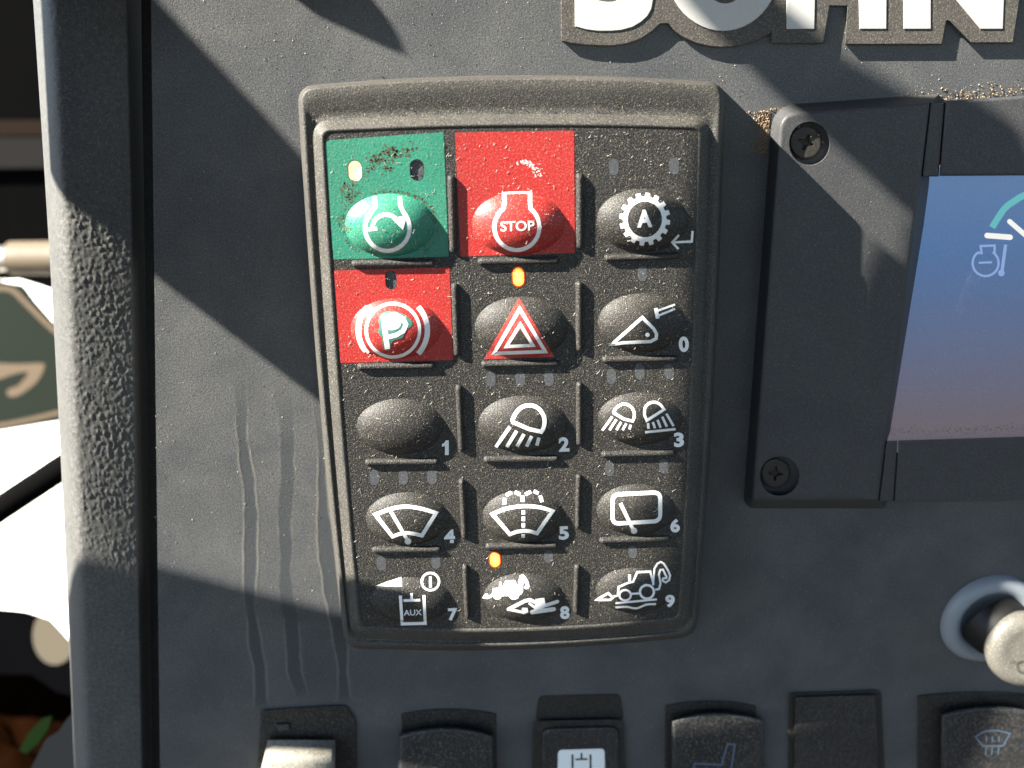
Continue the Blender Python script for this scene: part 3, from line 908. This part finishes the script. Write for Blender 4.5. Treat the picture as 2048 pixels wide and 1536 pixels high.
# ------------------------------------------------------------------ knob at the lower right
c0 = P(1978, 1236, 0); c1 = P(2046, 1308, 100)
ax = (c1 - c0).normalized()
KN = empty('rotary_knob', c0, 'grey capped rotary knob with black stem at the right edge', 'knob')
nrm = Vector((0, -1, 0))
lathe('collar', c0, nrm, [(128, -2), (127, 6), (121, 16), (112, 22), (100, 24), (90, 21), (82, 14), (78, 4)], M_collar, KN, 64)
lathe('stem', c0, ax, [(82, 0), (80, 30), (76, 52), (70, 60)], M_knob, KN, 48)
c2 = P(2050, 1297, 96); axc = (nrm * .5 + (CAM - c2).normalized() * .5 + (c2 - c0).normalized() * .25).normalized()
lathe('cap', c2, axc, [(50, -46), (82, -34), (93, -16), (97, 0), (96, 10), (90, 20), (77, 27), (64, 29), (56, 27), (40, 26), (10, 26)], M_cap, KN, 64)
capc = c2 + axc * 27.5
f = Flat(); f.stroke([(2020, 1326), (2027, 1322), (2034, 1327), (2042, 1324), (2056, 1320)], 4.5); f.stroke([(2034, 1327), (2036, 1340), (2044, 1346), (2056, 1344)], 4.5)
f.build('pointer_mark', M_blackprint, KN, lambda x, y: PL(x, y, capc, axc))

# ------------------------------------------------------------------ rocker switches along the bottom
GR = 'rocker switches along the bottom of the dashboard'
def arch(x0, x1, yt, rise, yb=1690, n=14):
    top = [(x0 + (x1 - x0) * i / n, yt - rise * 4 * (i / n) * (1 - i / n)) for i in range(n + 1)]
    return fillet([top[0]], 0) + [Vector(p) for p in top[1:]] + [Vector((x1 + 6, yb)), Vector((x0 - 2, yb))]
def rocker(label, sock, body, hs, hb, mat, icon=None, icon_mat=None, bevel=10, tile=None):
    e = empty('rocker_switch', P(sum(p[0] for p in body) / len(body), 1560, 0), label, 'switch', GR)
    prism('socket', sock, -2, hs, M_black, e, bevel=2)
    r = prism('rocker', body, 0, hb, mat, e, bevel=bevel, sides=5)
    if tile: 
        prism('label_tile', tile, hb - 1, hb + 1, M_tile, r, bevel=.6, sides=1)
    if icon: icon.build('symbol', icon_mat, r, lambda x, y: P(x, y, hb + (1.5 if tile else .4)))
    return e
# dusty rocker at the far left, sunlight painted as a paler plastic
e = empty('rocker_switch', P(610, 1560, 0), 'dusty rocker switch, painted pale as sunlit, at the far left of the bottom row', 'switch', GR)
prism('socket', fillet([(522, 1420), (690, 1410), (712, 1440), (716, 1690), (508, 1690)], 8), -2, 8, M_black, e, bevel=3)
prism('clip', fillet([(552, 1449), (578, 1447), (580, 1462), (556, 1464)], 3), 8, 16, M_rocker, e, bevel=2)
prof = [(1480, 30), (1496, 50), (1506, 70), (1513, 82), (1530, 88), (1700, 100)]
lps = []
for y, h in prof:
    lps.append([P(x, y, hh) for x, hh in ((540, -2), (536 - (y - 1480) * .25, h - 10), (544 - (y - 1480) * .25, h), (600, h + 1), (662, h), (669, h - 8), (671, -2))])
loft('rocker', lps, M_rocker_lit, e, closed=False)
# dark rocker
rocker('plain dark rocker switch with an arched top, second from the left', arch(803, 992, 1428, 10), arch(797, 986, 1470, 16), 5, 42, M_rocker, bevel=12)
# framed switch with white tile
f = Flat(); f.stroke([(1145, 1509), (1145, 1560)], 4); f.stroke([(1181, 1509), (1181, 1560)], 4); f.stroke([(1151, 1519), (1175, 1518)], 3.6); f.stroke([(1163, 1506), (1163, 1518)], 3.6)
e = rocker('rocker switch with a white cylinder label tile in a black frame', fillet([(1066, 1442), (1246, 1438), (1256, 1690), (1062, 1690)], 16), fillet([(1083, 1456), (1238, 1452), (1244, 1690), (1080, 1690)], 22), 16, 26, M_rocker, f, M_icondark, 8, fillet([(1116, 1500), (1209, 1497), (1212, 1640), (1114, 1640)], 9))
prism('recess', fillet([(1078, 1392), (1240, 1388), (1248, 1440), (1070, 1440)], 10), -2, 3, M_black, e, bevel=1)
# outlined icon rocker
f = Flat(); f.stroke([(1388, 1527), (1443, 1530), (1455, 1488), (1470, 1489), (1462, 1540)], 3.2); f.stroke([(1388, 1527), (1389, 1560)], 3.2)
rocker('bluish rocker switch with an outlined seat symbol', arch(1330, 1512, 1412, 10), arch(1344, 1526, 1442, 18), 5, 38, M_rocker, f, M_icon, 10)
rocker('blank black switch cover right of the bluish rocker', fillet([(1578, 1386), (1762, 1380), (1776, 1690), (1574, 1690)], 10), fillet([(1590, 1394), (1752, 1389), (1764, 1690), (1586, 1690)], 8), 6, 16, M_rocker, bevel=4)
f = Flat(); f.stroke(catmull([(1951, 1474), (1968, 1464), (1992, 1461), (2020, 1467)], 5) + [(2006, 1492), (1966, 1492)], 3, closed=True)
for x in (1973, 1985, 1998):
    f.stroke([(x, 1472), (x, 1484)], 3); f.stroke([(x, 1490), (x - 2, 1510)], 2.6)
rocker('dark rocker switch with a windscreen defrost symbol below the knob', arch(1836, 2080, 1392, 8), arch(1882, 2080, 1428, 16), 5, 42, M_rocker, f, M_icon, 12)

# ------------------------------------------------------------------ what stands outside, left of the trim post
def slab(name, poly, pt, n, thick, mat, parent=None, lift=0.0, bevel=0):
    front = [PL(x, y, pt, n) + n * lift for x, y in poly]
    pts, tr = fill([poly]); k = len(poly)
    V = [PL(x, y, pt, n) + n * lift for x, y in pts]; Fc = list(tr)
    b = len(V); V += front + [p - n * thick for p in front]
    for i in range(k):
        j = (i + 1) % k; Fc.append((b + i, b + j, b + k + j, b + k + i))
    Fc.append(tuple(b + k + i for i in range(k)))
    return mesh_obj(name, V, Fc, mat, parent, smooth=False)
M_body = M('body_white', (.74, .73, .68), .45, (.6, .55, .45), .3, 60)
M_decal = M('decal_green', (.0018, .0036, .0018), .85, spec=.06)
M_tan = M('decal_tan', (.040, .029, .018), .8, spec=.08)
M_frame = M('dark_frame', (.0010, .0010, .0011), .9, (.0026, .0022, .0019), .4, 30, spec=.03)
M_rod = M('steel_rod', (.45, .42, .38), .3, metal=.8)
M_coupling = M('rod_coupling', (.11, .085, .055), .5, (.05, .04, .025), .5, 60)
M_hub = M('hub_pin', (.040, .035, .026), 1.0, spec=0.0)
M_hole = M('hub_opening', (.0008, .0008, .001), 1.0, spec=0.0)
M_shaded_soil = M('shaded_soil', (.0030, .0011, .0004), 1.0, (.006, .0023, .0009), .6, 30, spec=0.0)  # soil tint darkened to stand for the machine's shade
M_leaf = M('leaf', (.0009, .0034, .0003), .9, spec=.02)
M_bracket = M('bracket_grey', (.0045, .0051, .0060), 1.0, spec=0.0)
M_brown = M('brown_bar', (.012, .006, .003), .9, spec=.1)
M_greybar = M('grey_bar', (.012, .011, .010), .9, spec=.1)
B0 = PD(60, 700, 6400); NB = Vector((-.45, -.72, .52)).normalized()
WB = empty('white_machine', PL(60, 1200, B0, NB), 'overexposed white machine body with a green decal outside at the left', 'vehicle')
slab('body_panel', [(-400, 565), (40, 560), (170, 600), (300, 900), (300, 1100), (250, 1175), (120, 1168), (60, 1163), (0, 1172), (-400, 1200)], B0, NB, 8, M_body, WB)
slab('lower_ring', [(-400, 1205), (0, 1176), (60, 1167), (120, 1172), (250, 1180), (250, 1400), (140, 1270), (110, 1238), (60, 1222), (0, 1216), (-400, 1230)], B0, NB, 8, M_body, WB, lift=30)
dc = slab('decal', [(-300, 575), (0, 562), (48, 570), (70, 600), (105, 640), (240, 760), (240, 820), (120, 842), (60, 852), (0, 862), (-300, 890)], B0, NB, 8, M_decal, WB, lift=12)
def decal_flat(name, f, lift):
    f.build(name, M_tan, dc, lambda x, y: PL(x, y, B0, NB) + NB * lift)
f = Flat(); f.stroke(catmull([(-100, 574), (0, 578), (28, 582), (52, 604), (80, 632), (110, 660), (160, 700)], 5), 10); f.stroke(catmull([(-100, 862), (0, 852), (50, 843), (110, 829), (180, 810)], 5), 9); decal_flat('border', f, 16)
f = Flat(); f.poly(catmull([(-60, 730), (40, 729), (88, 728), (92, 738), (80, 762), (60, 780), (36, 794), (20, 792), (20, 780), (40, 772), (58, 752), (56, 745), (30, 750), (0, 760), (-60, 770)], 5, True), maxlen=60); decal_flat('emblem', f, 16)
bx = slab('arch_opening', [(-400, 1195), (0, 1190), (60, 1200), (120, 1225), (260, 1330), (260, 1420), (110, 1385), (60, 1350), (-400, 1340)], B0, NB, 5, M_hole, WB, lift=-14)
slab('hub_pin', ellipse(108, 1272, 44, 58, 40), B0, NB, 4, M_hub, WB, lift=-4)
tag(tube('rod', PD(-200, 1150, 4300), PD(260, 846, 4300), 62, 62, M_frame), 'thick black rod crossing the white machine body diagonally', 'rod')
RD = empty('hydraulic_rod', PD(60, 515, 5200), 'steel rod with a tan coupling beside the trim post', 'rod')
tube('shaft', PD(-300, 522, 5200), PD(30, 517, 5200), 72, 72, M_rod, RD)
tube('coupling', PD(24, 517, 5200), PD(200, 515, 5200), 96, 96, M_coupling, RD)
fr0 = PD(40, 250, 9000); nf = Vector((0, -1, 0))
FR = empty('dark_machinery', fr0, 'dark blurred machine frame with brown and grey bars at the upper left', 'frame')
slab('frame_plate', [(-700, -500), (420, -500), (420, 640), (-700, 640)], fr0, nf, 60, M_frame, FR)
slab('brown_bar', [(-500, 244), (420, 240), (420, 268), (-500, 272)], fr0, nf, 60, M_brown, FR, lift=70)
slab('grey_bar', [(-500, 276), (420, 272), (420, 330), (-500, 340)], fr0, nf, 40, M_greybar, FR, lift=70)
# soil below; the machine's shade is put into its dark colour
V = []; Fc = []; nx_, ny_ = 26, 26
for j in range(ny_):
    for i in range(nx_):
        x = -300 + 620 * i / (nx_ - 1); y = 1310 + 480 * j / (ny_ - 1)
        w = PD(x, y + 14 * noise.noise(Vector((x / 70, y / 70, 4))), 7600 - 260 * (j / ny_) * 10)
        V.append(w + Vector((0, 120 * noise.noise(Vector((x / 40, y / 40, 1))), 90 * noise.noise(Vector((x / 50, y / 35, 2))))))
for j in range(ny_ - 1):
    for i in range(nx_ - 1):
        a = j * nx_ + i; Fc.append((a, a + 1, a + nx_ + 1, a + nx_))
tag(mesh_obj('shaded_ground', V, Fc, M_shaded_soil), 'soil at the lower left, its shade painted in dark brown', 'shaded_soil')
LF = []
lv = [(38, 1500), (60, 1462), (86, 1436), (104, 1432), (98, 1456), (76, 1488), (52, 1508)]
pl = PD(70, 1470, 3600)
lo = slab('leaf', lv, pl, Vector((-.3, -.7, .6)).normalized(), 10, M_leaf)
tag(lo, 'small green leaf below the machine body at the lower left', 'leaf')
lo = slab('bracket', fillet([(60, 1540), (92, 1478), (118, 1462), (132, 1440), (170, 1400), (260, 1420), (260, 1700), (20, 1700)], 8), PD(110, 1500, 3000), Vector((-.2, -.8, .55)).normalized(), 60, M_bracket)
tag(lo, 'grey plastic bracket at the foot of the trim post', 'bracket')

# ground far below, sunlit soil
M_ground = M('soil', (.014, .011, .008), .95, (.022, .017, .012), .6, 8)
R_ = 400.0 / S
o = mesh_obj('ground', [(-R_, -R_, -1.5 / S), (R_, -R_, -1.5 / S), (R_, R_, -1.5 / S), (-R_, R_, -1.5 / S)], [(0, 1, 2, 3)], M_ground, smooth=False)
tag(o, 'brown soil ground far below the dashboard', 'ground', kind='structure')

# ------------------------------------------------------------------ added unseen blockers, shaped to cast the shadows on the dashboard
M_blocker = M('blocker_dark', (.03, .03, .03), .5)
def shade(name, pts, L, thick, label, cat):
    """an added blocker shaped back along the sun from the given outline (x, y, height)"""
    n = len(pts); a = [P(x, y, h) + SUN * (L / S) for x, y, h in pts]; b = [p + SUN * (thick / S) for p in a]
    c0 = sum(a, Vector()) / n
    p2 = [((p - c0).dot(U_s), (p - c0).dot(V_s)) for p in a]
    _, tr = fill([p2])
    V = a + b; Fc = [tuple(t) for t in tr] + [tuple(i + n for i in t) for t in tr]
    for i in range(n): Fc.append((i, (i + 1) % n, n + (i + 1) % n, n + i))
    o = mesh_obj(name, V, Fc, M_blocker, smooth=False)
    tag(o, label, cat)
U_s = SUN.orthogonal().normalized(); V_s = SUN.cross(U_s)
h0 = lambda L: [(x, y, 0) for x, y in L]
shade('left_blocker', h0([(150, -190), (330, 15), (470, 165), (640, 350), (760, 480), (760, 905), (645, 808), (300, 545), (60, 350), (-150, 200), (-150, -190)]), .22, .02, 'added unseen blocker beyond the left edge that shades the panel left of the keypad', 'cab post')
shade('top_blocker', h0([(470, -120), (580, -10), (640, 35), (720, 72), (790, 104), (814, 110), (806, 88), (786, 50), (740, -8), (690, -80), (660, -120)]), .11, .012, 'lever added above the frame, shaped for the pointed shadow at the top', 'top_blocker')
shade('upper_right_blocker', [(x, y, 0) for x, y in [(1290, -100), (1440, 80), (1560, 200), (1800, 425), (1960, 570), (2080, 680), (2230, 560), (2160, 400), (1830, 190), (1660, 95), (1480, -60)]], .42, .03, 'added unseen blocker above the frame casting the soft band at the upper right', 'cab post')
shade('lower_left_blocker', h0([(-250, 1060), (100, 1100), (300, 1128), (700, 1232), (1100, 1340), (1370, 1425), (1430, 1540), (1500, 1650), (1640, 1780), (1600, 1840), (1300, 1720), (1000, 1580), (860, 1555), (700, 1545), (560, 1545), (480, 1640), (-250, 1700)]), .30, .02, 'added unseen blocker beyond the left edge that shades the lower dashboard', 'blocker')

shade('display_blocker', [(x, y, HK) for x, y in [(1425, 172), (1490, 220), (1496, 130), (1760, 130), (1900, 400), (1900, 600), (1850, 900), (1600, 960), (1350, 985), (1366, 700), (1372, 420), (1395, 260)]], .20, .015, 'added unseen blocker above the frame that shades the display monitor', 'shroud')
shade('lower_right_blocker', [(x, y, HK) for x, y in [(1352, 940), (1345, 1050), (1312, 1130), (1290, 1200), (1240, 1250), (1050, 1292), (950, 1306), (900, 1420), (980, 1600), (1660, 1600), (1690, 1400), (1790, 1150), (1700, 940)]], .28, .02, 'added unseen blocker beyond the left edge that shades the lower right of the dashboard', 'arm rest')
o = mesh_obj('skylight_blocker', [(x / S, y / S, z / S) for z in (.50, .56) for x, y in ((-.38, -1.3), (1.2, -1.3), (1.2, .35), (-.38, .35))], [(0, 1, 2, 3), (7, 6, 5, 4), (0, 4, 5, 1), (1, 5, 6, 2), (2, 6, 7, 3), (3, 7, 4, 0)], M_blocker, smooth=False)  # unseen sheet added to cut the light from the sky
tag(o, 'added dark sheet above the dashboard, out of frame, cutting the skylight', 'roof')

# ------------------------------------------------------------------ loose dust, grit and lint
def surf_any(x, y):
    return PS(x, y, 0)
def inside(poly, x, y):
    c = False; j = len(poly) - 1
    for i in range(len(poly)):
        if (poly[i][1] > y) != (poly[j][1] > y) and x < (poly[j][0] - poly[i][0]) * (y - poly[i][1]) / (poly[j][1] - poly[i][1]) + poly[i][0]: c = not c
        j = i
    return c
def grains(name, samples, mat, label, cat, parent=None):
    V = []; Fc = []
    for w, r in samples:
        b = len(V)
        q = [Vector((random.gauss(0, 1), random.gauss(0, 1), random.gauss(0, 1))).normalized() * r * random.uniform(.6, 1.3) for _ in range(4)]
        V += [w + Vector((0, -r * .35, 0)) + p for p in q]
        Fc += [(b, b + 1, b + 2), (b, b + 2, b + 3), (b, b + 3, b + 1), (b + 1, b + 3, b + 2)]
    o = mesh_obj(name, V, Fc, mat, smooth=False)
    return tag(o, label, cat, kind='stuff')
smp = []
fp = [tuple(p) for p in Rloop(10)]
op = [tuple(p) for p in Oloop(5)]; rp = [tuple(p) for p in Rloop(-12)]
while len(smp) < 15000:
    x, y = random.uniform(640, 1410), random.uniform(240, 1270)
    if not inside(fp, x, y): continue
    d = .55 + .9 * noise.noise(Vector((x / 90, y / 90, 2)))
    if random.random() > d + .25: continue
    if (int(x // 4), int(y // 4)) in PRINT and random.random() < .93: continue
    smp.append((PS(x, y, 0), random.choice((.45, .5, .6, .7, .8, 1.05))))
n = 0
while n < 1500:
    x, y = random.uniform(600, 1445), random.uniform(165, 1290)
    if inside(rp, x, y) or not inside(op, x, y): continue
    if y > 260 and random.random() < .3: continue
    smp.append((P(x, y, HK - 17), random.choice((.5, .7, .9, 1.2)))); n += 1
grains('keypad_dust', smp, M_dust, 'fine pale dust grains lying on the black keypad', 'dust')
smp = []
for _ in range(12000):
    x, y = random.uniform(310, 2048), random.uniform(0, 1500)
    if inside(op, x, y) or (x > 1490 and 190 < y < 1010): continue
    smp.append((P(x, y, 0), random.choice((.5, .6, .8, 1.0, 1.5))))
for _ in range(900):
    x, y = random.uniform(1515, 2048), random.uniform(205, 1000)
    if x > 1800 and y > 340 and y < 890: continue
    smp.append((P(x, y, HB), random.choice((.5, .6, .8, 1.0))))
grains('dash_dust', smp, M_dust, 'fine pale dust grains scattered over the dashboard panel', 'dust')
smp = []
for _ in range(1500):
    t = random.random()
    if t < .55: x, y = 1540 - abs(random.gauss(0, 16)), random.uniform(222, 306); x -= 6 * (y - 222) / 84
    elif t < .8: x, y = random.uniform(1540, 1800), 226 - (0.07 * 0); y = 222 - (x - 1560) * .07 - abs(random.gauss(0, 4))
    else: x = random.uniform(1800, 2048); y = 203 - (x - 1860) * .07 - abs(random.gauss(0, 13))
    smp.append((P(x, y, 1), random.uniform(.8, 2.6)))
for _ in range(500):
    x = random.uniform(1780, 2048); y = 866 - (x - 1780) * .03 + random.gauss(0, 4) - (8 if random.random() < .2 else 0)
    smp.append((G(x, y, 1.5), random.uniform(.7, 2.2)))
grains('brown_dirt', smp, M_soildust, 'brown dirt gathered along the edges of the display monitor', 'dirt')
def lint(name, n, place, label):
    V = []; Fc = []
    for _ in range(n):
        x, y = place(); L = random.choice((4, 5, 6, 7, 9, 12)); a = random.uniform(0, math.pi) if random.random() < .4 else random.gauss(2.2, .5)
        c = random.uniform(-.12, .12); pts = []
        for k in range(5):
            pts.append((x, y, .5 + 1.6 * random.random() * (k in (1, 2, 3)))); x += L / 5 * math.cos(a); y += L / 5 * math.sin(a); a += c * 3
        r = random.uniform(.22, .40); b = len(V)
        for (px, py, z) in pts:
            w = place.surf(px, py) + Vector((0, -z, 0))
            for k in range(3): V.append(w + Vector((math.cos(k * 2.09), math.sin(k * 2.09) * .6, math.sin(k * 2.09))) * r)
        for k in range(4):
            for i in range(3):
                j = (i + 1) % 3; Fc.append((b + k * 3 + i, b + k * 3 + j, b + k * 3 + 3 + j, b + k * 3 + 3 + i))
    tag(mesh_obj(name, V, Fc, M_lint), label, 'lint', kind='stuff')
def pl_face():
    while True:
        x, y = random.uniform(645, 1400), random.uniform(250, 1250)
        if inside(fp, x, y) and random.random() < (1.0 if y < 800 else .45): return x, y
pl_face.surf = lambda x, y: PS(x, y, 0)
lint('lint', 460, pl_face, 'short pale lint fibres stuck to the keypad face')
